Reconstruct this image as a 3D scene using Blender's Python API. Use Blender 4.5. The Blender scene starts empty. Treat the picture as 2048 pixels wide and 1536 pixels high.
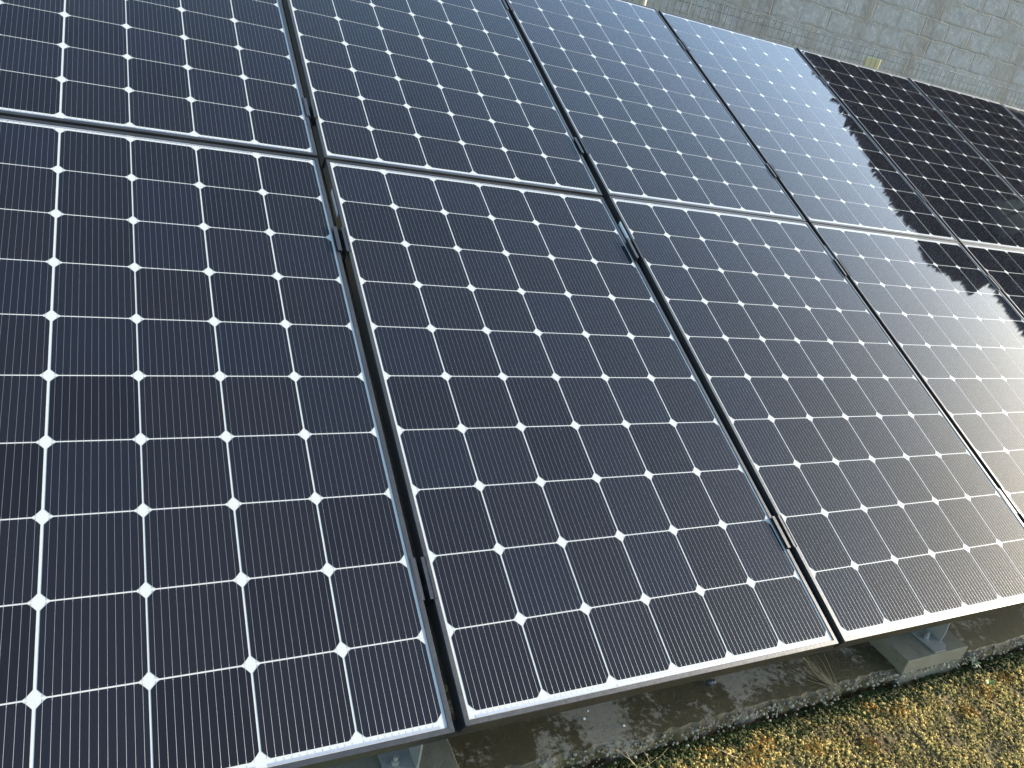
import bpy, bmesh, math, random
from mathutils import Vector, Matrix, noise
R = math.radians
random.seed(11)
S = bpy.context.scene
COL = S.collection

# ------------------------------------------------------------------ camera, sky, sun, exposure
cam_d = bpy.data.cameras.new('camera'); cam = bpy.data.objects.new('camera', cam_d); COL.objects.link(cam)
cam_d.sensor_width = 36.0; cam_d.lens = 1562.57/2048*36.0
cam_d.clip_start = 0.02; cam_d.clip_end = 2000
cam.matrix_world = Matrix(((0.88560101, 0.00136237, -0.46444483, -0.59554),
                           (-0.412188, 0.46314667, -0.7845994, -3.92696),
                           (0.21403716, 0.8862806, 0.41072471, 1.54398), (0, 0, 0, 1)))
S.camera = cam
SUN_AZ, SUN_EL = 95.5, 21.5            # azimuth from +Y towards +X
wld = bpy.data.worlds.new('World'); S.world = wld; wld.use_nodes = True
wn = wld.node_tree; sky = wn.nodes.new('ShaderNodeTexSky'); sky.sky_type = 'NISHITA'; sky.sun_disc = False
sky.sun_elevation = R(SUN_EL); sky.sun_rotation = R(SUN_AZ); sky.air_density = 1.0; sky.dust_density = 1.0; sky.ozone_density = 0.7
bg = wn.nodes['Background']; bg.inputs[1].default_value = 0.15
wbm = wn.nodes.new('ShaderNodeMix'); wbm.data_type = 'RGBA'; wbm.blend_type = 'MULTIPLY'; wbm.inputs[0].default_value = 1.0
wbm.inputs[7].default_value = (0.95, 0.99, 0.93, 1)      # cool white balance of the photograph's sky
wn.links.new(sky.outputs[0], wbm.inputs[6]); wn.links.new(wbm.outputs[2], bg.inputs[0])
sd = bpy.data.lights.new('sun', 'SUN'); sd.energy = 3.0; sd.angle = R(0.5); sd.color = (1.0, 0.9, 0.76)
sun = bpy.data.objects.new('sun', sd); COL.objects.link(sun)
sv = Vector((math.sin(R(SUN_AZ))*math.cos(R(SUN_EL)), math.cos(R(SUN_AZ))*math.cos(R(SUN_EL)), math.sin(R(SUN_EL))))
sun.rotation_euler = (-sv).to_track_quat('-Z', 'Y').to_euler(); sun.location = sv*30
S.view_settings.view_transform = 'Standard'; S.view_settings.look = 'None'
S.view_settings.exposure = 2.4; S.view_settings.gamma = 1.0

# ------------------------------------------------------------------ helpers
def tag(o, label=None, cat=None, group=None, kind=None):
    if label: o['label'] = label
    if cat: o['category'] = cat
    if group: o['group'] = group
    if kind: o['kind'] = kind
    return o
def thing(name, loc, label, cat, group=None):
    o = bpy.data.objects.new(name, None); COL.objects.link(o); o.location = loc
    o.empty_display_size = .1
    return tag(o, label, cat, group)
def link_mesh(name, me, parent=None):
    o = bpy.data.objects.new(name, me); COL.objects.link(o)
    if parent: o.parent = parent
    return o
def mesh_of(name, verts, faces, mat, smooth=False):
    me = bpy.data.meshes.new(name); me.from_pydata(verts, [], faces); me.update()
    if mat: me.materials.append(mat)
    if smooth: me.polygons.foreach_set('use_smooth', [True]*len(me.polygons))
    return me
def bm_obj(name, bm, mat, parent=None, smooth=False):
    bmesh.ops.recalc_face_normals(bm, faces=bm.faces)
    me = bpy.data.meshes.new(name); bm.to_mesh(me); bm.free(); me.materials.append(mat)
    if smooth: me.polygons.foreach_set('use_smooth', [True]*len(me.polygons))
    return link_mesh(name, me, parent)
def box(bm, lo, hi, mtx=None, bevel=0.0):
    r = bmesh.ops.create_cube(bm, size=1)
    vs = r['verts']
    for v in vs:
        v.co = Vector([lo[i]+(v.co[i]+.5)*(hi[i]-lo[i]) for i in range(3)])
    if bevel:
        es = list({e for v in vs for e in v.link_edges})
        r2 = bmesh.ops.bevel(bm, geom=es, offset=bevel, segments=1, affect='EDGES')
        vs = list({v for f in r2['faces'] for v in f.verts} | {v for v in vs if v.is_valid})
    if mtx:
        for v in vs: v.co = mtx @ v.co
    return vs
def tube(bm, pts, rads, n=6, cap=True):
    rings = []
    for i, p in enumerate(pts):
        p = Vector(p)
        d = (Vector(pts[min(i+1, len(pts)-1)])-Vector(pts[max(i-1, 0)])).normalized()
        a = d.orthogonal().normalized() if i == 0 else (a - d*a.dot(d)).normalized()
        b = d.cross(a)
        r = rads[i] if isinstance(rads, (list, tuple)) else rads
        rings.append([bm.verts.new(p+(a*math.cos(t)+b*math.sin(t))*r) for t in [2*math.pi*k/n for k in range(n)]])
    for q in range(len(rings)-1):
        for k in range(n):
            bm.faces.new((rings[q][k], rings[q][(k+1) % n], rings[q+1][(k+1) % n], rings[q+1][k]))
    if cap:
        bm.faces.new(rings[0][::-1]); bm.faces.new(rings[-1])

# ------------------------------------------------------------------ node helpers
class NT:
    def __init__(self, name):
        self.m = bpy.data.materials.new(name); self.m.use_nodes = True
        self.t = self.m.node_tree; self.b = self.t.nodes['Principled BSDF']
    def n(self, typ, **kw):
        nd = self.t.nodes.new(typ)
        for k, v in kw.items(): setattr(nd, k, v)
        return nd
    def put(self, sock, v):
        if hasattr(v, 'is_linked'): self.t.links.new(v, sock)
        else: sock.default_value = v
    def P(self, **kw):
        for k, v in kw.items(): self.put(self.b.inputs[k.replace('_', ' ')], v)
        return self
    def coord(self, which='Object'):
        return self.n('ShaderNodeTexCoord').outputs[which]
    def mapping(self, vec, scale=(1, 1, 1), loc=(0, 0, 0), rot=(0, 0, 0)):
        m = self.n('ShaderNodeMapping'); self.put(m.inputs['Vector'], vec)
        m.inputs['Scale'].default_value = scale; m.inputs['Location'].default_value = loc; m.inputs['Rotation'].default_value = rot
        return m.outputs[0]
    def noise(self, vec, scale=5, detail=4, rough=.55, dist=0, out='Fac'):
        m = self.n('ShaderNodeTexNoise'); self.put(m.inputs['Vector'], vec)
        for k, v in (('Scale', scale), ('Detail', detail), ('Roughness', rough), ('Distortion', dist)): m.inputs[k].default_value = v
        return m.outputs[out]
    def voro(self, vec, scale=5, feature='F1', out='Distance'):
        m = self.n('ShaderNodeTexVoronoi', feature=feature); self.put(m.inputs['Vector'], vec); m.inputs['Scale'].default_value = scale
        return m.outputs[out]
    def math(self, op, a, b=None, c=None, clamp=False):
        m = self.n('ShaderNodeMath', operation=op, use_clamp=clamp)
        for s, v in zip(m.inputs, (a, b, c)):
            if v is not None: self.put(s, v)
        return m.outputs[0]
    def ramp(self, fac, stops, interp='LINEAR'):
        m = self.n('ShaderNodeValToRGB'); self.put(m.inputs[0], fac); cr = m.color_ramp; cr.interpolation = interp
        while len(cr.elements) < len(stops): cr.elements.new(.5)
        for e, (p, c) in zip(cr.elements, stops):
            e.position = p; e.color = (c, c, c, 1) if not isinstance(c, tuple) else (*c, 1)
        return m.outputs[0]
    def mix(self, fac, a, b, mode='MIX'):
        m = self.n('ShaderNodeMix', data_type='RGBA', blend_type=mode)
        self.put(m.inputs[0], fac)
        for s, v in ((m.inputs[6], a), (m.inputs[7], b)):
            self.put(s, (*v, 1) if isinstance(v, tuple) and len(v) == 3 else v)
        return m.outputs[2]
    def bump(self, h, strength=.3, dist=.01, normal=None):
        m = self.n('ShaderNodeBump'); self.put(m.inputs['Height'], h)
        m.inputs['Strength'].default_value = strength; m.inputs['Distance'].default_value = dist
        if normal is not None: self.put(m.inputs['Normal'], normal)
        return m.outputs[0]
    def sep(self, vec):
        m = self.n('ShaderNodeSeparateXYZ'); self.put(m.inputs[0], vec); return m.outputs

GLASS = dict(Coat_Roughness=0.014, Coat_IOR=1.46)
def glass_normal(k):
    # anti-reflective solar glass: the coating works head-on and fades out towards grazing view
    lw = k.n('ShaderNodeLayerWeight'); lw.inputs['Blend'].default_value = .5
    k.put(k.b.inputs['Coat Weight'], k.ramp(lw.outputs['Facing'], [(0, .38), (.48, .44), (.60, .66), (.70, 1.)]))
    g = k.n('ShaderNodeNewGeometry').outputs['Position']
    return k.bump(k.noise(g, 420, 2, .5), .02, .0002)

# ---- panel materials
k = NT('monocrystalline_cell')
rnd = k.n('ShaderNodeObjectInfo').outputs['Random']
c = k.ramp(rnd, [(0, (.0050, .0050, .0070)), (.5, (.0065, .0063, .0085)), (1, (.0062, .0068, .0105))])
k.P(Base_Color=c, Roughness=.7, Specular_IOR_Level=0.0, **GLASS); k.P(Coat_Normal=glass_normal(k))
M_CELL = k.m
k = NT('white_backsheet')
g = k.n('ShaderNodeNewGeometry').outputs['Position']
k.P(Base_Color=k.mix(k.noise(g, 30, 3), (.27, .275, .27), (.25, .255, .25)), Roughness=.7, Specular_IOR_Level=.1, **GLASS); k.P(Coat_Normal=glass_normal(k))
M_WHITE = k.m
k = NT('tinned_copper_wire')
k.P(Base_Color=(.25, .255, .255, 1), Metallic=.85, Roughness=.52, Anisotropic=.95, **GLASS); k.P(Coat_Normal=glass_normal(k))
cmbt = k.n('ShaderNodeCombineXYZ'); cmbt.inputs[0].default_value = 1.0; k.put(k.b.inputs['Tangent'], cmbt.outputs[0])
M_WIRE = k.m
k = NT('tinned_bus_ribbon')
oc = k.coord()
w = k.noise(k.mapping(oc, (60, 25, 1)), 1, 3)
k.P(Base_Color=k.mix(w, (.15, .165, .20), (.23, .245, .28)), Metallic=.5, Roughness=.45, **GLASS); k.P(Coat_Normal=glass_normal(k))
M_RIBBON = k.m
k = NT('black_anodised_frame')
g = k.n('ShaderNodeNewGeometry').outputs['Position']
d1 = k.noise(g, 9, 5, .65); d2 = k.noise(g, 120, 3)
col = k.mix(k.ramp(d1, [(.45, 0.0), (.75, .5)]), (.013, .0135, .016), (.034, .033, .030))
k.P(Base_Color=col, Roughness=k.ramp(d2, [(.2, .3), (.8, .46)]), Specular_IOR_Level=.38)
M_FRAME = k.m
k = NT('label_paper'); g = k.coord()
k.P(Base_Color=k.mix(k.noise(g, 60, 2), (.62, .63, .64), (.5, .5, .5)), Roughness=.55); M_LABEL = k.m
k = NT('label_ink'); k.P(Base_Color=(.06, .06, .065, 1), Roughness=.6); M_INK = k.m
k = NT('galvanised_steel'); g = k.n('ShaderNodeNewGeometry').outputs['Position']
v = k.voro(g, 60, 'F1', 'Color'); n1 = k.noise(g, 14, 4)
col = k.mix(n1, (.17, .17, .16), (.27, .265, .25)); col = k.mix(.15, col, k.ramp(v, [(0, .2), (1, .8)]), 'OVERLAY')
k.P(Base_Color=col, Metallic=.3, Roughness=k.ramp(n1, [(.3, .38), (.8, .6)])); M_GALV = k.m

# ---- ground materials
k = NT('wet_mossy_concrete'); g = k.n('ShaderNodeNewGeometry').outputs['Position']
a = k.noise(g, 3.2, 6, .62, .6); b = k.noise(g, 55, 4, .7); e = k.noise(g, 400, 2)
gry = k.mix(b, (.15, .125, .095), (.27, .225, .17)); gry = k.mix(k.ramp(e, [(.35, .55), (.6, 0.)]), gry, (.055, .048, .038))
moss = k.mix(k.noise(g, 12, 5, .7), (.020, .015, .004), (.055, .036, .009)); moss = k.mix(k.ramp(b, [(.45, 0.), (.7, .7)]), moss, (.036, .037, .010))
f = k.ramp(k.math('ADD', a, k.math('MULTIPLY', k.math('SUBTRACT', b, .5), .35)), [(.50, 1.), (.56, 0.)])
k.P(Base_Color=k.mix(f, gry, moss), Roughness=k.ramp(f, [(0, .88), (1, .62)]), Normal=k.bump(k.math('ADD', b, k.math('MULTIPLY', e, .5)), .55, .006))
M_SLAB = k.m
k = NT('footing_concrete'); g = k.n('ShaderNodeNewGeometry').outputs['Position']
a = k.noise(g, 9, 5, .6); b = k.noise(g, 150, 3, .6)
col = k.mix(a, (.075, .067, .046), (.13, .12, .09)); col = k.mix(k.ramp(k.noise(g, 22, 5, .7), [(.5, 0.), (.72, .75)]), col, (.055, .058, .03))
k.P(Base_Color=col, Roughness=.85, Normal=k.bump(b, .4, .004)); M_BLOCK = k.m
k = NT('soil'); g = k.n('ShaderNodeNewGeometry').outputs['Position']
a = k.noise(g, 6, 5, .65); b = k.noise(g, 90, 4, .7)
col = k.mix(a, (.055, .050, .025), (.13, .105, .055)); col = k.mix(k.ramp(k.noise(g, 2.1, 4), [(.45, 0.), (.6, .8)]), col, (.05, .075, .02))
k.P(Base_Color=col, Roughness=.95, Normal=k.bump(b, .8, .02)); M_SOIL = k.m
def moss_mat(name, c1, c2, c3):
    k = NT(name); g = k.n('ShaderNodeNewGeometry').outputs['Position']
    a = k.noise(g, 14, 5, .7); b = k.noise(g, 130, 3, .7)
    col = k.mix(k.ramp(a, [(.35, 0.), (.65, 1.)]), c1, c2); col = k.mix(k.ramp(b, [(.48, 0.), (.66, .9)]), col, c3)
    col = k.mix(k.ramp(k.noise(g, 7, 4, .65), [(.48, 0.), (.62, .75)]), col, tuple(.42*v for v in c1))
    k.P(Base_Color=col, Roughness=.9, Specular_IOR_Level=.2, Normal=k.bump(b, .6, .006)); return k.m
M_MOSS = moss_mat('dry_moss', (.40, .285, .085), (.54, .40, .145), (.23, .20, .05))
M_MOSSG_SHADE = moss_mat('shade_toned_green_moss', (.035, .045, .012), (.06, .065, .02), (.022, .032, .007))  # moss green, darkened further so the ditch shadow sits in the colour
M_MOSSD_SHADE = moss_mat('gap_shade_brown_moss', (.070, .050, .018), (.12, .088, .034), (.05, .047, .014))  # soil brown, its colour darkened to stand for shadow gaps between moss lumps
M_ORANGE = moss_mat('orange_moss', (.34, .19, .05), (.42, .27, .06), (.30, .16, .05))
k = NT('rubble'); g = k.n('ShaderNodeNewGeometry').outputs['Position']
a = k.noise(g, 40, 3); b = k.noise(g, 220, 3, .7)
k.P(Base_Color=k.mix(a, (.04, .034, .02), (.32, .285, .23)), Roughness=.75, Normal=k.bump(b, .5, .003)); M_RUBBLE = k.m
k = NT('dry_twig'); g = k.coord()
k.P(Base_Color=k.mix(k.noise(g, 80, 3), (.20, .14, .085), (.34, .25, .15)), Roughness=.85); M_TWIG = k.m
k = NT('dead_grass'); g = k.coord()
k.P(Base_Color=k.mix(k.noise(g, 60, 3), (.13, .10, .06), (.26, .20, .12)), Roughness=.85); M_STRAW = k.m
k = NT('weed_leaf'); g = k.coord()
k.P(Base_Color=k.mix(k.noise(g, 60, 3), (.11, .17, .04), (.22, .27, .07)), Roughness=.6); M_LEAF = k.m
k = NT('weed_leaf_dull'); g = k.coord()
k.P(Base_Color=k.mix(k.noise(g, 60, 3), (.07, .10, .05), (.13, .17, .10)), Roughness=.6); M_LEAF2 = k.m
k = NT('snail_shell'); g = k.coord()
k.P(Base_Color=k.mix(k.noise(g, 200, 3), (.75, .74, .68), (.5, .48, .42)), Roughness=.35); M_SHELL = k.m
k = NT('dark_pebble'); g = k.coord()
k.P(Base_Color=k.mix(k.noise(g, 90, 3), (.02, .021, .026), (.06, .06, .07)), Roughness=.35); M_PEBBLE = k.m

# ---- wall and fence materials
k = NT('patched_block_wall'); oc = k.coord()
wob = k.noise(oc, 3.5, 3, .6, out='Color')
vec = k.n('ShaderNodeVectorMath', operation='ADD'); k.put(vec.inputs[0], oc)
sc = k.n('ShaderNodeVectorMath', operation='MULTIPLY_ADD'); k.put(sc.inputs[0], wob); sc.inputs[1].default_value = (.05, .05, .05); sc.inputs[2].default_value = (-.025, -.025, -.025)
k.put(vec.inputs[1], sc.outputs[0])
cx = k.sep(vec.outputs[0]); cmb = k.n('ShaderNodeCombineXYZ'); k.put(cmb.inputs[0], cx[0]); k.put(cmb.inputs[1], cx[2])
br = k.n('ShaderNodeTexBrick', offset=.5); k.put(br.inputs['Vector'], cmb.outputs[0])
br.inputs['Scale'].default_value = 1; br.inputs['Mortar Size'].default_value = .009; br.inputs['Mortar Smooth'].default_value = .35
br.inputs['Brick Width'].default_value = .34; br.inputs['Row Height'].default_value = .185
br.inputs['Color1'].default_value = (.2, .2, .2, 1); br.inputs['Color2'].default_value = (.8, .8, .8, 1)
joint = br.outputs['Fac']
br2 = k.n('ShaderNodeTexBrick', offset=.5); k.put(br2.inputs['Vector'], cmb.outputs[0])
br2.inputs['Scale'].default_value = 1; br2.inputs['Mortar Size'].default_value = .035; br2.inputs['Mortar Smooth'].default_value = .8
br2.inputs['Brick Width'].default_value = .34; br2.inputs['Row Height'].default_value = .185
near = br2.outputs['Fac']
big = k.noise(oc, 1.1, 5, .62, .5); mid = k.noise(oc, 4.5, 6, .68, .4); fine = k.noise(oc, 60, 4, .7); fine2 = k.noise(oc, 18, 5, .75)
col = k.mix(k.ramp(mid, [(.3, 0.), (.7, 1.)]), (.098, .107, .119), (.158, .169, .182))
col = k.mix(k.math('MULTIPLY', br.outputs['Color'], .10), col, (.205, .222, .228))
col = k.mix(k.ramp(fine2, [(.52, 0.), (.62, .45)]), col, (.225, .242, .248))
# brown-grey mortar smears that hug the joints, with a ragged outline
smear = k.math('ADD', k.math('MULTIPLY', near, .20), k.math('ADD', k.math('MULTIPLY', mid, 1.1), k.math('MULTIPLY', big, .9)))
smear = k.ramp(k.math('MULTIPLY', smear, .8), [(.845, 0.), (.875, 1.)])
col = k.mix(k.math('MULTIPLY', smear, .85), col, k.mix(fine2, (.088, .09, .09), (.135, .136, .133)))
# run-off streaks from the top
st = k.noise(k.mapping(oc, (1.7, 1, .16)), 1.6, 5, .6, .25)
strk = k.math('MULTIPLY', k.ramp(st, [(.56, 0.), (.62, 1.)]), k.ramp(k.noise(oc, 7, 4, .7), [(.30, .2), (.55, 1.)]))
col = k.mix(k.math('MULTIPLY', strk, .75), col, k.mix(fine2, (.070, .065, .06), (.105, .098, .088)))
st2 = k.noise(k.mapping(oc, (2.6, 1, .2), (3.3, 0, 1.7)), 1.5, 4, .6, .2)
col = k.mix(k.math('MULTIPLY', k.ramp(st2, [(.67, 0.), (.72, .55)]), k.ramp(mid, [(.35, 0.), (.6, 1.)])), col, (.19, .17, .095))
jm = k.math('MULTIPLY', joint, k.ramp(k.noise(oc, 2.3, 4, .6, out='Fac'), [(.44, .0), (.62, .8)]))
col = k.mix(k.math('MULTIPLY', jm, .32), col, (.075, .075, .072))
hgt = k.math('ADD', k.math('MULTIPLY', jm, -1.2), k.math('ADD', k.math('MULTIPLY', fine, .35), k.math('MULTIPLY', mid, 1.2)))
k.P(Base_Color=col, Roughness=.9, Normal=k.bump(hgt, .5, .012)); M_WALL = k.m
k = NT('fence_wire_paint'); k.P(Base_Color=(.022, .038, .044, 1), Roughness=.5, Metallic=.2); M_FWIRE = k.m
def post_mat(name, a, b, c2):
    k = NT(name); oc = k.coord(); n1 = k.noise(k.mapping(oc, (30, 30, 3)), 1, 4, .6); n2 = k.noise(oc, 25, 4, .7)
    col = k.mix(n1, a, b); col = k.mix(k.ramp(n2, [(.55, 0.), (.7, .8)]), col, c2)
    k.P(Base_Color=col, Roughness=.9, Normal=k.bump(n1, .4, .004)); return k.m
M_POSTY = post_mat('lichen_concrete_post', (.34, .26, .12), (.42, .34, .20), (.20, .14, .05))
M_POSTB = post_mat('brown_post', (.20, .16, .115), (.33, .29, .235), (.12, .09, .06))
k = NT('bark'); g = k.coord(); k.P(Base_Color=k.mix(k.noise(k.mapping(g, (8, 8, 1)), 1, 4), (.04, .03, .022), (.09, .07, .05)), Roughness=.9); M_BARK = k.m
k = NT('cedar_needles'); g = k.n('ShaderNodeNewGeometry').outputs['Position']
k.P(Base_Color=k.mix(k.noise(g, 1.2, 4), (.040, .027, .016), (.11, .07, .042)), Roughness=.8, Specular_IOR_Level=.2); M_NEEDLE = k.m

# ------------------------------------------------------------------ setting
TILT = R(25)
TOPZ = 1.774                     # height of the array's top edge above the slab
PM = Matrix.Translation((0, 0, TOPZ)) @ Matrix.Rotation(TILT, 4, 'X')      # array plane -> world
bm = bmesh.new(); rr = bmesh.ops.create_grid(bm, x_segments=24, y_segments=24, size=300)
go = bm_obj('ground', bm, M_SOIL); go.location = (0, 0, -.075); tag(go, 'dark mossy soil', None, kind='structure')

# concrete strip the footings stand on, its front edge broken
rnd = random.Random(3)
xs = [-3.2+i*.012 for i in range(int(9.2/.012))]
fr = [(x, -2.922 + .010*noise.noise((x*2.2, 0, 0)) + .012*noise.noise((x*9, 3, 0)) + .008*noise.noise((x*34, 7, 0))) for x in xs]
vs = []; fc = []
rows = [None]
for i, (x, y) in enumerate(fr):
    d = .006*noise.noise((x*30, 1, 5))
    vs += [(x, .55, 0), (x, y+.05, 0), (x, y+.012, -.002+d*.3), (x, y, -.010+d), (x, y-.004+d, -.035), (x, y+.01, -.09)]
for i in range(len(fr)-1):
    a = i*6; b = a+6
    for j in range(5): fc.append((a+j, a+j+1, b+j+1, b+j))
slab = link_mesh('concrete_path', mesh_of('concrete_path', vs, fc, M_SLAB)); tag(slab, 'mossy concrete strip under the panels', None, kind='structure')

# retaining wall with raised terrace behind
wall_rot = -R(4.2)
wall = thing('block_wall', (0, 2.75, -.1), 'tall grey patched concrete block wall behind the wire fence', 'wall')
wall.rotation_euler.z = wall_rot
bm = bmesh.new(); box(bm, (-6, 0, 0), (17, .25, 4.0)); bm_obj('wall_face', bm, M_WALL, wall)
bm = bmesh.new(); box(bm, (-6.05, -.03, 4.0), (17.05, .28, 4.1), bevel=.01); bm_obj('coping', bm, M_BLOCK, wall)
bm = bmesh.new(); box(bm, (-60, .253, 0), (80, 90, 3.9)); t_o = bm_obj('terrain', bm, M_SOIL)
t_o.location = (0, 2.75, -.1); t_o.rotation_euler.z = wall_rot; tag(t_o, 'raised ground behind the block wall', None, kind='structure')

# ------------------------------------------------------------------ wire fence behind the array
fence = thing('wire_fence', (0, .40, 0), 'low dark wire mesh fence with square posts between the panels and the block wall', 'fence')
bm = bmesh.new(); ztop = TOPZ+.142; rs = random.Random(5)
def wire(p, q, r): 
    tube(bm, [p, q], r, 4, False)
X0, X1 = .6, 7.2
n = int((X1-X0)/.05)
for i in range(n):
    x = X0+i*.05
    dx = .004*noise.noise((i*.7, 2, 1))
    wire((x+dx, .004*noise.noise((x*2, 0, 9)), ztop+.003), (x+dx*-1, .002, .03), .0019)
def wavy(z, amp=.004):
    pts = []
    m = int((X1-X0)/.0125)
    for i in range(m+1):
        x = X0+i*.0125
        pts.append((x, .003+.0022*math.cos(i*math.pi), z+.006*noise.noise((x*1.3, z*3, 0))+amp*math.cos(i*math.pi/2)))
    tube(bm, pts, .0018, 4, False)
for z, am in ((.142, .003), (.100, .0025), (-.002, .003), (-.10, .003), (-.2, .003), (-.4, .003), (-.7, .003), (-1.0, .003), (-1.3, .003), (-1.6, .003)):
    wavy(TOPZ+z, am)
bm_obj('wire_mesh', bm, M_FWIRE, fence)
for px_, w_, zt, m_, lab in ((4.287, .106, .094, M_POSTY, 'yellowish lichen-stained square post'), (2.235, .085, .13, M_POSTB, 'brown weathered post')):
    bm = bmesh.new(); box(bm, (-w_/2, -w_/2, 0), (w_/2, w_/2, TOPZ+zt), bevel=.006)
    po = bm_obj('fence_post', bm, m_, fence); po.location = (px_, .065, 0); po.rotation_euler.z = -R(45); po['label'] = lab

# ------------------------------------------------------------------ solar panels
PX, PY = .16401, .16295
PW, PH = 1.0135, 1.6755
CW, CH = .1598, .1600
LIP = .0105
def ring_profile():
    return [(0, -.040), (0, .0008), (.0008, .0016), (LIP-.0006, .0016), (LIP, .0010), (LIP, -.0050), (.0022, -.0050), (.0022, -.0380), (.026, -.0380), (.026, -.040)]
def frame_mesh():
    vs = []; fs = []; pr = ring_profile(); n = len(pr); gap = .0003
    hx, hy = PW/2, PH/2
    def corner(sx, sy, d, z): return (sx*(hx-d), sy*(hy-d), z)
    cs = [(-1, -1), (1, -1), (1, 1), (-1, 1)]
    for e in range(4):
        a, b = cs[e], cs[(e+1) % 4]; base = len(vs)
        ax = Vector((b[0]-a[0], b[1]-a[1], 0)).normalized()
        for (q, s) in ((a, 1), (b, -1)):
            for d, z in pr:
                p = Vector(corner(q[0], q[1], d, z))+ax*gap*s; vs.append(tuple(p))
        for i in range(n):
            j = (i+1) % n
            fs.append((base+i, base+n+i, base+n+j, base+j))
        fs.append(tuple(base+i for i in range(n))[::-1]); fs.append(tuple(base+n+i for i in range(n)))
    me = mesh_of('frame', vs, fs, M_FRAME)
    b2 = bmesh.new(); b2.from_mesh(me); bmesh.ops.recalc_face_normals(b2, faces=b2.faces); b2.to_mesh(me); b2.free()
    return me
ME_FRAME = frame_mesh()
def sheet_mesh():
    b = bmesh.new(); box(b, (-PW/2+.003, -PH/2+.003, -.0048), (PW/2-.003, PH/2-.003, -.0012))
    me = bpy.data.meshes.new('backsheet'); b.to_mesh(me); b.free(); me.materials.append(M_WHITE); return me
ME_SHEET = sheet_mesh()
def cell_mesh():
    ch = .0140; pts = []
    for sx, sy, order in ((1, 1, 0), (-1, 1, 1), (-1, -1, 0), (1, -1, 1)):
        arc = []
        for t in (0, .25, .5, .75, 1):
            bulge = .0007*math.sin(math.pi*t)/1.414
            x = CW/2-ch*t+bulge; y = CH/2-ch*(1-t)+bulge
            arc.append((sx*min(x, CW/2), sy*min(y, CH/2)))
        pts += arc if not order else arc[::-1]
    n = len(pts)
    vs = [(x, y, 0) for x, y in pts]+[(x, y, -.0005) for x, y in pts]
    fs = [tuple(range(n))]+[(i, i+n, (i+1) % n+n, (i+1) % n) for i in range(n)]
    me = mesh_of('solar_cell', vs, fs, M_CELL)
    b2 = bmesh.new(); b2.from_mesh(me); bmesh.ops.recalc_face_normals(b2, faces=b2.faces)
    if max(b2.faces, key=lambda f: f.calc_area()).normal.z < 0: bmesh.ops.reverse_faces(b2, faces=b2.faces)
    b2.to_mesh(me); b2.free(); return me
ME_CELL = cell_mesh()
def wires_mesh():
    vs = []; fs = []
    def bar(x, y0, y1, w, h):
        b = len(vs); vs.extend([(x-w/2, y0, h), (x+w/2, y0, h), (x+w/2, y1, h), (x-w/2, y1, h)]); fs.append((b, b+1, b+2, b+3))
    for i in range(12):
        x = (i-5.5)*.01300
        bar(x, -CH/2+.0035, CH/2-.0035, .00050, .00010)
        for s in (-1, 1):
            y = s*(CH/2-.0042); bar(x, min(y, y+s*.0040), max(y, y+s*.0040), .0009, .00015)
    return mesh_of('busbars', vs, fs, M_WIRE)
ME_WIRES = wires_mesh()
def ribbon_mesh(ncell, side):
    b = bmesh.new(); L = ncell*PX/2-.010
    box(b, (-L, -.0024, -.0011), (L, .0024, -.0007))
    for q in range(ncell):
        for i in range(12):
            x = (q-(ncell-1)/2)*PX+(i-5.5)*.013
            if abs(x) < L-.001: box(b, (x-.0003, 0.0023, -.0011), (x+.0003, .0068*side, -.0009)) if side > 0 else box(b, (x-.0003, -.0068, -.0011), (x+.0003, -.0023, -.0009))
    me = bpy.data.meshes.new('bus_ribbon'); b.to_mesh(me); b.free(); me.materials.append(M_RIBBON); return me
ME_RIB = {(n, s): ribbon_mesh(n, s) for n in (1, 2) for s in (1, -1)}
def serial_mesh():
    b = bmesh.new(); r = random.Random(8); x = -.016
    while x < .016:
        w_ = r.choice([.0012, .0016, .0020]); box(b, (x, -.0016, 0), (x+w_, -.0010, .0001)); box(b, (x, .0008, 0), (x+w_, .0014, .0001)); box(b, (x, -.0010, 0), (x+.0005, .0008, .0001))
        x += w_+r.choice([.0007, .0007, .0018])
    me = bpy.data.meshes.new('serial_print'); b.to_mesh(me); b.free(); me.materials.append(M_INK); return me
ME_SERIAL = serial_mesh()
def sticker_mesh():
    b = bmesh.new(); box(b, (-.0005, -.055, -.0075), (.0002, .055, .0075))
    me = bpy.data.meshes.new('side_label'); b.to_mesh(me); b.free(); me.materials.append(M_LABEL)
    return me
ME_STICK = sticker_mesh()

def rv(w):
    w = Vector(w); th = w.length
    return Matrix.Rotation(th, 4, w/th) if th > 1e-9 else Matrix.Identity(4)
GX, GY, W0, H0 = .01921, -.00741, 1.016, 1.686
PER = {(0, 1): (-.00196, -.00187, .00156, .00289, .00324, .00274), (0, 2): (-.00083, .00115, -7e-05, -.00157, .00604, .00294),
       (0, 3): (-.00062, .00141, .00149, -.0012, .00183, .00081), (0, 4): (.00014, -8e-05, -.0019, -.00116, .00025, -.00224),
       (0, 5): (-.00022, -.00145, -.00182, .0021, .00258, -.00213), (0, 6): (.00011, .00084, -.00059, .00529, .00438, -.00173),
       (1, 1): (6e-05, -.00258, .00067, .0007, -.00753, .0035), (1, 2): (.00382, .00338, -.00044, -.00687, -.00805, .00605),
       (1, 3): (-.0003, .00126, -.00253, -.0006, -.0047, -.0011), (1, 4): (-.00085, -.00206, .00088, .00036, -.0022, -.00052),
       (0, 7): (0, .001, 0, .004, .003, -.001), (1, 5): (0, 0, .001, 0, -.001, -.001)}
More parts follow.
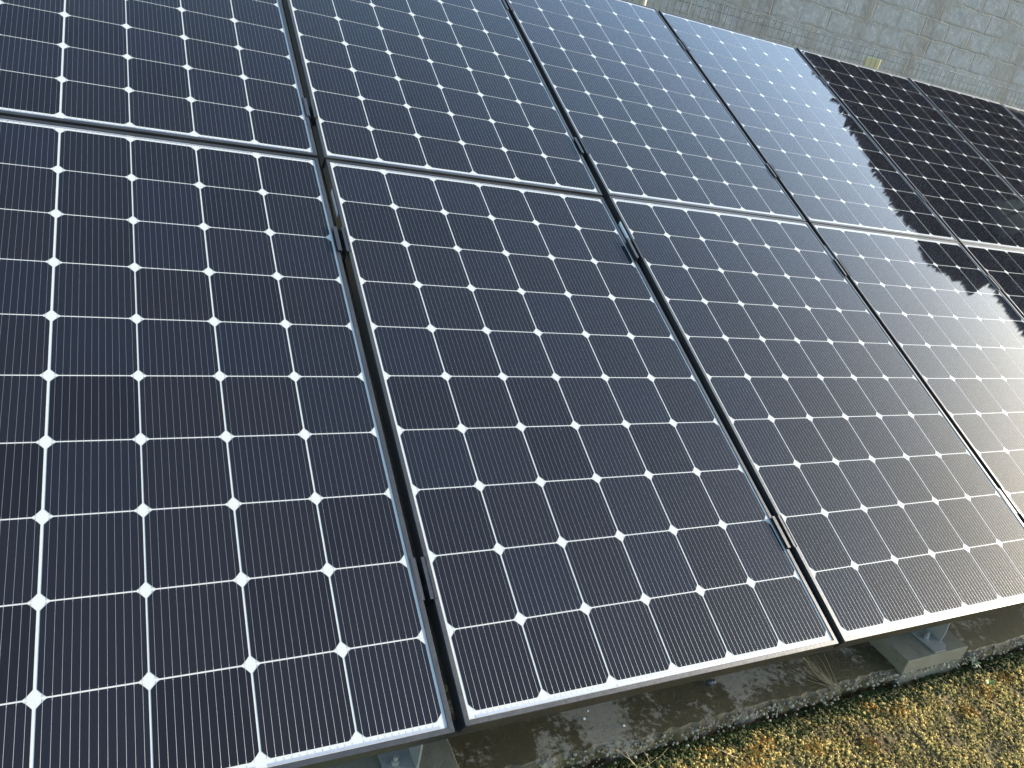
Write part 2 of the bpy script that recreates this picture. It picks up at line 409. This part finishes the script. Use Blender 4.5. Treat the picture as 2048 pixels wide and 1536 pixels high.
LAB = {(1, 1): 'dark lower-row panel cut off by the left edge, widest gap on its right',
       (1, 2): 'whole lower-row panel with dark cells, mossy slab and dry twigs below it',
       (1, 3): 'grey-sheened lower-row panel above the concrete footing with the steel bracket',
       (1, 4): 'pale sky-reflecting lower-row panel with a dark smudge of trees at its top corner',
       (1, 5): 'lower-row sliver at the right picture edge, almost white with glare',
       (0, 1): 'dark upper-row panel in the top left corner, cut off by the left edge',
       (0, 2): 'upper-row panel with dark blue-grey cells, right of the mossy gap',
       (0, 3): 'mid-grey upper-row panel whose top corner meets the brown fence post',
       (0, 4): 'bright blue-grey upper-row panel split by the slanting edge of the tree reflection',
       (0, 5): 'dark brown upper-row panel all in tree reflection, below the yellowish post',
       (0, 6): 'dark upper-row panel with a dim pale patch reflected near its lower corner',
       (0, 7): 'narrow corner of the last upper-row panel at the right edge below the wire fence'}
panel_mtx = {}
for (row, colm), d in sorted(PER.items()):
    ox = (colm-2)*(W0+GX); oy = -row*(H0+GY)
    m = PM @ Matrix.Translation((ox+W0/2+d[0], oy-H0/2+d[1], d[3])) @ rv((d[4], d[5], d[2]))
    panel_mtx[(row, colm)] = m
    p = thing('solar_panel', (0, 0, 0), LAB[(row, colm)], 'solar panel', 'solar panels in two tilted rows')
    p.matrix_world = m
    link_mesh('frame', ME_FRAME, p); link_mesh('backsheet', ME_SHEET, p)
    for c0, c1, s in ((0, 2, 1), (2, 4, 1), (4, 6, 1), (0, 1, -1), (1, 3, -1), (3, 5, -1), (5, 6, -1)):
        rb = link_mesh('bus_ribbon', ME_RIB[(c1-c0, s)], p); rb.location = (((c0+c1)/2-3)*PX, -s*(5*PY+.0085), 0)
    for i in range(6):
        for j in range(10):
            sx = 0.0
            if colm == 1: sx = -.0008 if i <= 1 else (.0006 if i == 2 else 0)
            c_ = link_mesh('solar_cell', ME_CELL, p); c_.location = ((i-2.5)*PX+sx, (4.5-j)*PY, -.0007)
            w_ = link_mesh('busbars', ME_WIRES, c_)
    if row == 1 and colm <= 4:
        s_ = link_mesh('side_label', ME_STICK, p); s_.location = (-PW/2-.0003, PH/2-.185, -.014)
    if (row, colm) in ((1, 1), (0, 1), (1, 2)):
        s_ = link_mesh('serial_print', ME_SERIAL, p)
        s_.location = (0, 5*PY+.0085 if row else -5*PY-.0085, -.0006)

# ------------------------------------------------------------------ clamps between the panels
def clamp_meshes():
    b = bmesh.new()
    g = .0115
    for s in (-1, 1):
        lo, hi = sorted((s*(g-.0030), s*(g+.0065)))
        box(b, (lo, -.047, .0012), (hi, .047, .0028))                       # lip that grips the frame
        box(b, *[tuple(v) for v in zip(*[sorted(t) for t in ((s*(g+.0045), s*(g+.0062)), (-.047, .047), (.0028, .0040))])])
        lo, hi = sorted((s*(g-.0030), s*(g-.0052)))
        box(b, (lo, -.047, -.030), (hi, .047, .0028))                       # side wall
    box(b, (-g+.003, -.047, -.032), (g-.003, .047, -.030))
    me = bpy.data.meshes.new('clamp_body'); b.to_mesh(me); b.free(); me.materials.append(M_FRAME)
    b = bmesh.new(); bmesh.ops.create_cone(b, cap_ends=True, segments=6, radius1=.0058, radius2=.0058, depth=.006)
    m2 = bpy.data.meshes.new('bolt'); b.to_mesh(m2); b.free(); m2.materials.append(M_GALV)
    return me, m2
ME_CL, ME_BOLT = clamp_meshes()
ORD = {1: 'first', 2: 'second', 3: 'third', 4: 'fourth', 5: 'fifth', 6: 'sixth'}
def clamp(colm, y, lab):
    gx = (colm-1)*(W0+GX)-GX/2
    o = thing('panel_clamp', (0, 0, 0), lab, 'clamp', 'black clamps in the gaps between panels')
    o.matrix_world = PM @ Matrix.Translation((gx, y, .001))
    link_mesh('clamp_body', ME_CL, o); bo = link_mesh('bolt', ME_BOLT, o); bo.location = (0, -.012, -.0265)
for colm, y, lab in (
    (1, -1.445, 'black clamp in the widest gap, upper row, just above the row seam'),
    (1, -2.045, 'black clamp in the widest gap, lower row, below the white side label'),
    (1, -3.055, 'largest black clamp, with a ring bolt, low in the widest gap'),
    (2, -.395, 'black clamp at the top edge of the picture in the second gap'),
    (2, -1.405, 'black clamp in the second gap just above the row seam'),
    (2, -1.965, 'black clamp in the second gap below a silver side label'),
    (2, -3.050, 'black clamp low in the second gap, near the footing with the bracket'),
    (3, -.355, 'black clamp high in the third gap near the fence, on grey panels'),
    (3, -1.352, 'black clamp in the third gap above the row seam'),
    (3, -1.958, 'black clamp in the third gap below the row seam, between pale panels'),
    (3, -3.040, 'black clamp low at the right edge beside the glare'),
    (4, -.355, 'black clamp high in the fourth gap, at the edge of the tree reflection'),
    (4, -1.352, 'black clamp in the fourth gap above the row seam, in dark reflection'),
    (4, -1.958, 'black clamp in the fourth gap below the row seam, where sky and tree reflections meet'),
    (5, -.355, 'small clamp between two dark upper-row panels below the fence')):
    clamp(colm, y, lab)

# ------------------------------------------------------------------ rack under the panels
rack = thing('support_rack', (0, 0, 0), 'steel rack of rails and legs under the tilted panels', 'rack')
for y in (-.355, -1.39, -1.975, -3.05):
    bm = bmesh.new(); box(bm, (-2.1, y-.02, -.085), (6.2, y+.02, -.044), PM); bm_obj('rail', bm, M_FRAME, rack)
bm = bmesh.new(); box(bm, (-2.1, -3.352, -.080), (6.2, -3.330, -.0425), PM); bm_obj('front_rail', bm, M_FRAME, rack)
SUPX = [-1.87, -.060, 1.753, 3.566, 5.38]
for sx in SUPX:
    bm = bmesh.new(); box(bm, (sx+.062, -3.25, -.15), (sx+.102, -.2, -.0865), PM); bm_obj('rafter', bm, M_GALV, rack)
    bm = bmesh.new(); box(bm, (sx+.062, -.35, -.02), (sx+.102, -.30, 1.50)); bm_obj('rear_leg', bm, M_GALV, rack)
    # folded base bracket on the footing: flat plate and a standing plate
    bm = bmesh.new()
    box(bm, (sx+.001, -2.926, .0485), (sx+.055, -2.62, .0535)); 
    vv = [(sx+.055, -2.926, .0485), (sx+.078, -2.908, .0485), (sx+.078, -2.62, .0485), (sx+.055, -2.62, .0485)]
    lo = [bm.verts.new(v) for v in vv]; up = [bm.verts.new((v[0], v[1], .0535)) for v in vv]
    bm.faces.new(up); bm.faces.new(lo[::-1])
    for i in range(4): bm.faces.new((lo[i], lo[(i+1) % 4], up[(i+1) % 4], up[i]))
    vv = [(-2.893, .0536), (-2.893, .085), (-2.872, .31), (-2.62, .36), (-2.62, .0536)]
    a = [bm.verts.new((sx+.070, y, z)) for y, z in vv]; b = [bm.verts.new((sx+.0745, y, z)) for y, z in vv]
    bm.faces.new(a); bm.faces.new(b[::-1])
    for i in range(5): bm.faces.new((a[i], b[i], b[(i+1) % 5], a[(i+1) % 5]))
    br_ = bm_obj('base_bracket', bm, M_GALV, rack)
    bm = bmesh.new()
    bmesh.ops.create_cone(bm, cap_ends=True, segments=6, radius1=.0085, radius2=.008, depth=.012, matrix=Matrix.Translation((sx+.028, -2.868, .0615)))
    bmesh.ops.create_cone(bm, cap_ends=True, segments=16, radius1=.013, radius2=.013, depth=.002, matrix=Matrix.Translation((sx+.028, -2.868, .0546)))
    bmesh.ops.create_cone(bm, cap_ends=True, segments=10, radius1=.005, radius2=.005, depth=.022, matrix=Matrix.Translation((sx+.028, -2.868, .068)))
    bm_obj('anchor_bolt', bm, M_GALV, br_)
    bm = bmesh.new(); mt = Matrix.Translation((sx+.068, -2.835, .12)) @ Matrix.Rotation(R(90), 4, 'Y')
    bmesh.ops.create_cone(bm, cap_ends=True, segments=6, radius1=.008, radius2=.008, depth=.010, matrix=mt)
    bmesh.ops.create_cone(bm, cap_ends=True, segments=16, radius1=.012, radius2=.012, depth=.0022, matrix=mt @ Matrix.Translation((0, 0, .0035)))
    bm_obj('side_bolt', bm, M_GALV, br_)

# ------------------------------------------------------------------ footings
for i, (sx, lab) in enumerate(((-.060, 'mossy dark concrete footing under the lower left panel, steel bracket on top'),
                               (1.753, 'squarish grey concrete footing with a bolted steel bracket beside the sunlit moss'))):
    b = bmesh.new(); x1 = sx+.169
    box(b, (x1-.304, -2.932, -.06), (x1, -2.60, .048), bevel=.003)
    bmesh.ops.subdivide_edges(b, edges=b.edges[:], cuts=12, use_grid_fill=True)
    for v in b.verts:
        v.co += Vector((noise.noise(v.co*60), noise.noise(v.co*60+Vector((9, 0, 0))), noise.noise(v.co*60+Vector((0, 9, 0)))))*.0012
    o = bm_obj('concrete_footing', b, M_BLOCK); tag(o, lab, 'footing', 'concrete footings of the rack')

# ------------------------------------------------------------------ rubble edge along the slab
def blob(b, c, r, seed, squash=.75, sub=1):
    rr = bmesh.ops.create_icosphere(b, subdivisions=sub, radius=1)
    sv_ = Vector((seed*1.7, seed*.3, seed*2.1))
    rot = Matrix.Rotation(seed*1.3, 3, 'Z')
    for v in rr['verts']:
        q = v.co.copy(); q *= 1+.35*noise.noise(q*1.6+sv_)
        q = rot @ Vector((q.x*1.15, q.y*.9, q.z*squash))
        v.co = Vector(c)+q*r
r3 = random.Random(21); b = bmesh.new()
for i in range(1050):
    x = r3.uniform(-.1, 3.2)
    yb = -2.926+.010*noise.noise((x*2.2, 0, 0))+.012*noise.noise((x*9, 3, 0))
    y = yb+r3.gauss(-.008, .009); r = abs(r3.gauss(.0014, .0018))+.0013
    if noise.noise((x*3.1, 4, 4)) > .25 and r3.random() < .6: continue
    z = -.004 if y > yb-.01 else -.004-(yb-.01-y)*1.2
    blob(b, (x, y, z), r, i*.37)
o = bm_obj('rubble', b, M_RUBBLE); tag(o, 'line of small grey rubble along the broken slab edge', None, kind='stuff')

# ------------------------------------------------------------------ moss ground in front
MX0, MX1, MY0, MY1 = .15, 3.3, -3.75, -2.93
STEP = .0042
def hmoss(x, y):
    e = min(1, max(0, (-2.940-y)/.05)); e = e*e*(3-2*e)          # rises out of a small ditch next to the slab
    big = .010*noise.noise((x*7, y*7, 0))
    p = Vector((x*82, y*82, .3)); d = noise.voronoi(p, distance_metric='DISTANCE', exponent=2.5)[0]
    bumps = max(0, 1-d[0]*1.35)
    tuft = .5+.5*noise.noise((x*16, y*16, 5)); 
    fineb = noise.noise((x*190, y*190, 1))
    return -.052+e*.016+big*(.4+.6*e)+e*(.0150*bumps*(.25+1.1*tuft)+.0016*fineb)+(1-e)*.006*noise.noise((x*70, y*70, 2))
nx = int((MX1-MX0)/STEP); ny = int((MY1-MY0)/STEP)
vs = [(MX0+i*STEP, MY0+j*STEP, hmoss(MX0+i*STEP, MY0+j*STEP)) for j in range(ny+1) for i in range(nx+1)]
fc = [(j*(nx+1)+i, j*(nx+1)+i+1, (j+1)*(nx+1)+i+1, (j+1)*(nx+1)+i) for j in range(ny) for i in range(nx)]
mo = link_mesh('mossy_soil', mesh_of('mossy_soil', vs, fc, M_MOSSD_SHADE, True)); tag(mo, 'mossy soil under the moss, shadow gaps darkened into its colour', None, kind='stuff')
ICO = bmesh.new(); bmesh.ops.create_icosphere(ICO, subdivisions=1, radius=1)
IV = [v.co.copy() for v in ICO.verts]; IF = [tuple(v.index for v in f.verts) for f in ICO.faces]; ICO.free()
def lumps(name, mat, n, spot, lab, seed, r0, r1):
    r = random.Random(seed); vs = []; fs = []
    for _ in range(n):
        t = spot(r)
        if t is None: continue
        x, y = t; q = r.uniform(r0, r1); z = hmoss(x, y)+r.uniform(-.2, .55)*q; b0 = len(vs)
        a = r.uniform(0, 6.28); ca, sa = math.cos(a), math.sin(a); ex = r.uniform(.7, 1.4); ez = r.uniform(.7, 1.25); so = Vector((r.uniform(0, 50), 0, 0))
        for v in IV:
            k_ = q*(1+.9*noise.noise(v*1.9+so)); X, Y = v.x*ex*k_, v.y*k_
            vs.append((x+X*ca-Y*sa, y+X*sa+Y*ca, z+v.z*ez*k_))
        fs += [tuple(b0+i for i in f) for f in IF]
    o = link_mesh(name, mesh_of(name, vs, fs, mat)); tag(o, lab, None, kind='stuff')
def lump_spot(r):
    x = r.uniform(.2, 3.0); y = r.uniform(-3.55, -2.965)
    d = .55+noise.noise((x*16, y*16, 5))+.4*noise.noise((x*5, y*5, 2)) - max(0, (y+2.995)*14)
    return (x, y) if d > r.uniform(0, .7) else None
lumps('moss', M_MOSS, 36000, lump_spot, 'lumpy yellow-green sunlit moss in front of the slab', 71, .0016, .0048)
def lump_spot_g(r):
    x = r.uniform(.2, 3.0); y = -2.936-abs(r.gauss(0, .028))
    return (x, y) if noise.noise((x*11, y*11, 3)) > r.uniform(-.45, .2) else None
lumps('shade_toned_green_moss', M_MOSSG_SHADE, 11000, lump_spot_g, 'green moss cushions along the ditch, its shade deepened in their colour', 72, .003, .007)
def leaf_bits(name, mat, n, fn, lab, seed, s0=.004, s1=.009):
    r = random.Random(seed); vs = []; fs = []
    for _ in range(n):
        t = fn(r)
        if t is None: continue
        x, y = t; z = hmoss(x, y)+r.uniform(-.001, .006); s = r.uniform(s0, s1)
        a = Vector((r.gauss(0, 1), r.gauss(0, 1), r.gauss(0, .7))).normalized(); c = a.orthogonal().normalized()
        c = Matrix.Rotation(r.uniform(0, 6.28), 3, a) @ c
        p = Vector((x, y, z)); b0 = len(vs)
        vs += [tuple(p-a*s), tuple(p+c*s*.45), tuple(p+a*s), tuple(p-c*s*.45)]; fs.append((b0, b0+1, b0+2, b0+3))
    o = link_mesh(name, mesh_of(name, vs, fs, mat)); tag(o, lab, None, kind='stuff')
def any_spot(r):
    x = r.uniform(.2, 3.0); y = r.uniform(-3.55, -2.955)
    return (x, y) if noise.noise((x*16, y*16, 5)) > r.uniform(-.5, .5) else None
leaf_bits('moss_leaves', M_MOSS, 90000, any_spot, 'tiny dry leaves of the moss carpet', 31, .002, .0045)
def green_spot(r):
    x = r.uniform(.2, 3.0); y = -2.955-abs(r.gauss(0, .03)) if r.random() < .55 else r.uniform(-3.5, -2.95)
    return (x, y) if noise.noise((x*9+5, y*9, 8)) > .12 else None
leaf_bits('green_moss_leaves', M_MOSSG_SHADE, 9000, green_spot, 'small dark green leaves among the moss', 32, .002, .005)
TUFTS = [(.80, -2.985), (.93, -3.02), (.99, -3.00), (1.42, -2.99), (1.50, -3.03), (2.05, -3.02), (1.30, -3.10), (.70, -3.03), (1.75, -3.09), (.88, -3.07), (1.90, -3.05), (1.12, -3.06)]
def tuft_spot(r):
    cx, cy = r.choice(TUFTS); return (cx+r.gauss(0, .016), cy+r.gauss(0, .011))
leaf_bits('orange_moss_leaves', M_ORANGE, 5200, tuft_spot, 'orange-yellow tufts dotted over the moss', 33, .0025, .006)

# ------------------------------------------------------------------ small plants and litter
r4 = random.Random(44)
def twigs(name, base, lab, mat, stems, spread, length, rad, lean=(0, 0, 1), branch=True):
    bm = bmesh.new()
    for i in range(stems):
        p = Vector(base)+Vector((r4.gauss(0, .006), r4.gauss(0, .006), 0))
        d = (Vector(lean)+Vector((r4.gauss(0, spread), r4.gauss(0, spread), r4.gauss(0, .15)))).normalized()
        L = length*r4.uniform(.55, 1.1); pts = [p.copy()]; n = 6
        for q in range(n):
            d = (d+Vector((r4.gauss(0, .13), r4.gauss(0, .13), r4.gauss(0, .08)))).normalized(); p = p+d*L/n; pts.append(p.copy())
        tube(bm, pts, [rad*(1-.7*q/n) for q in range(n+1)], 5)
        if branch and r4.random() < .8:
            s = pts[r4.choice((2, 3, 4))]; d2 = (d+Vector((r4.gauss(0, .7), r4.gauss(0, .7), .2))).normalized()
            tube(bm, [s, s+d2*L*.2+Vector((0, 0, .004)), s+d2*L*.38], [rad*.6, rad*.5, rad*.25], 5)
    o = bm_obj(name, bm, mat); tag(o, lab, 'twig' if 'twig' in name else 'plant'); return o
twigs('dry_twig', (.585, -2.975, -.035), 'bare branching dry twigs rising from the dark slab edge', M_TWIG, 6, .75, .11, .0011, (.05, .1, .6))
twigs('fallen_twig', (.86, -3.02, -.03), 'thin pale twig lying on the moss', M_TWIG, 1, .15, .12, .0011, (-.8, .25, .15))
twigs('dead_grass_clump', (1.33, -2.925, -.005), 'bundle of dead brown grass stalks leaning over the slab', M_STRAW, 26, .16, .17, .0007, (-.55, .75, .35), False)
def leafy(name, base, lab, mat, n, L, w, up):
    bm = bmesh.new()
    for i in range(n):
        a = i*2.4+r4.uniform(-.3, .3); d = Vector((math.cos(a), math.sin(a), up)).normalized(); s = d.cross(Vector((0, 0, 1))).normalized()
        l = L*r4.uniform(.7, 1.1); b0 = Vector(base); prev = None
        for q in range(6):
            t = q/5; ww = w*math.sin(math.pi*min(.97, .12+t*.88)); p = b0+d*l*t+Vector((0, 0, -l*.5*t*t*(1-up*.4)))
            e = (bm.verts.new(p-s*ww), bm.verts.new(p+Vector((0, 0, -ww*.3))), bm.verts.new(p+s*ww))
            if prev: bm.faces.new((prev[0], prev[1], e[1], e[0])); bm.faces.new((prev[1], prev[2], e[2], e[1]))
            prev = e
    o = bm_obj(name, bm, mat, None, True); tag(o, lab, 'weed', 'small green weeds in the moss'); return o
leafy('rosette_weed', (1.985, -2.945, -.022), 'grey-green rosette weed in the shade at the slab edge', M_LEAF2, 9, .030, .0055, .5)
leafy('green_sprig', (1.93, -3.035, -.015), 'bright green sprig standing in the sunlit moss', M_LEAF, 8, .026, .0035, .9)
def shell(base, rr_, lab):
    bm = bmesh.new(); pts = []; rad = []
    for i in range(30):
        t = i/29; a = t*2.6*2*math.pi; q = rr_*(1-t*.78)
        pts.append(Vector(base)+Vector((math.cos(a)*q, math.sin(a)*q, rr_*.35+t*rr_*.7))); rad.append(rr_*.55*(1-t*.8))
    tube(bm, pts, rad, 7); o = bm_obj('snail_shell', bm, M_SHELL, None, True); tag(o, lab, 'snail shell', 'small white snail shells on the slab')
shell((.497, -2.830, 0), .0030, 'small white snail shell on wet dark slab nearer the left panel corner')
shell((.592, -2.876, 0), .0030, 'small white snail shell on the slab just above the dry twigs')
shell((.520, -2.810, 0), .0018, 'tiniest white snail shell on the slab, close below the panel frame')
b = bmesh.new(); blob(b, (.93, -2.815, .008), .0105, 2.2, .8, 3); blob(b, (.942, -2.812, .006), .007, 5.2, .8, 3)
tag(bm_obj('dark_pebble', b, M_PEBBLE, None, True), 'shiny dark pebble on the pale slab below the second panel', 'pebble')

# ------------------------------------------------------------------ cedar grove mirrored in the panels
az = R(65); nd = Vector((math.sin(az), math.cos(az), 0)); ud = Vector((math.cos(az), -math.sin(az), 0)); base0 = Vector((3, -1, 0))+nd*16
def cedar(u, top, hw, bottom, n, seed, lab, dens=1.0, tru=.16, shift=0.0, dep=0.0, shoulder=.35, airy=False):
    r = random.Random(seed); o3 = base0+ud*u+nd*dep
    t = thing('cedar_tree', (o3.x, o3.y, 3.75), lab, 'tree', 'tall dark cedars on the terrace, mirrored in the panels')
    bm = bmesh.new(); tube(bm, [(0, 0, 0), (.03, 0, 2.5), (0, .03, top-4.2)], [tru, tru*.75, tru*.35], 10); bm_obj('trunk', bm, M_BARK, t)
    vs = []; fs = []
    H = top-bottom
    def prof(f):      # half width at relative height f (0 bottom .. 1 top)
        return hw*min(1, math.sqrt(max(0, (1-f)/shoulder)))*(.92+.08*math.sin(f*17+seed))
    for i in range(n):
        f = r.random()**.8; w = prof(f)
        q = r.random(); rad_ = w*math.sqrt(r.random()) if q < .5 else w*r.uniform(.9, 1.0)
        a = r.uniform(0, 6.283)
        off = ud*(rad_*math.cos(a)+shift*f)+nd*(rad_/hw*.8*math.sin(a))
        p = Vector((off.x, off.y, bottom-3.75+f*H+r.gauss(0, .03)))
        s = r.uniform(.05, .09) if airy else r.uniform(.025, .055) if q > .5 else r.uniform(.13, .24)
        d = Vector((r.gauss(0, 1), r.gauss(0, 1), r.gauss(.35, .8))).normalized(); c = d.orthogonal().normalized(); c = Matrix.Rotation(r.uniform(0, 6.28), 3, d) @ c
        w2 = .30 if q > .5 else .6
        b0 = len(vs); vs += [tuple(p-d*s*.8), tuple(p+c*s*w2), tuple(p+d*s), tuple(p-c*s*w2)]; fs.append((b0, b0+1, b0+2, b0+3))
    link_mesh('crown', mesh_of('crown', vs, fs, M_NEEDLE), t)
cedar(-6.6, 12.2, 2.0, 4.2, 26000, 1, 'dark cedar farthest to the left of the mirrored grove', dep=.8)
cedar(-4.3, 11.82, 2.4, 4.0, 70000, 2, 'flat-topped dark cedar second from the left in the mirrored grove', shoulder=.03, dep=.8)
cedar(-2.0, 11.50, 2.6, 4.0, 80000, 3, 'broad flat-topped cedar in the middle of the mirrored grove', shoulder=.02, dep=.8)
cedar(.10, 11.45, 2.25, 4.0, 80000, 4, 'dense cedar beside the pale gap in the mirrored grove', shoulder=.02, dep=.8)
cedar(2.6, 11.35, 1.3, 10.1, 30000, 5, 'bare-trunked cedar with a high crown at the right end of the mirrored grove', tru=.09, shoulder=.7, dep=.8)
cedar(4.4, 9.95, 1.3, 8.9, 26000, 7, 'low-crowned cedar at the far right end of the mirrored grove', tru=.09, shoulder=.15, dep=.8)
k = NT('pale_render'); g = k.coord(); k.P(Base_Color=k.mix(k.noise(g, 2, 4), (.46, .50, .47), (.56, .60, .56)), Roughness=.9); M_HOUSE = k.m
ho = base0+ud*2.45+nd*1.8
house = thing('house', (ho.x, ho.y, 3.75), 'pale house wall seen only as a reflection between the mirrored cedars', 'house')
house.rotation_euler.z = -R(65)                 # local x along ud, local y along nd
b = bmesh.new(); box(b, (-1.6, 0, 0), (1.5, 4, 7.5)); bm_obj('wall', b, M_HOUSE, house)
b = bmesh.new(); box(b, (-1.9, -.3, 7.5), (1.8, 4.3, 7.65), bevel=.02); bm_obj('roof', b, M_BARK, house)
b = bmesh.new(); tube(b, [(.95, -.07, 0), (.95, -.07, 7.5)], .05, 8); bm_obj('drainpipe', b, M_BARK, house)
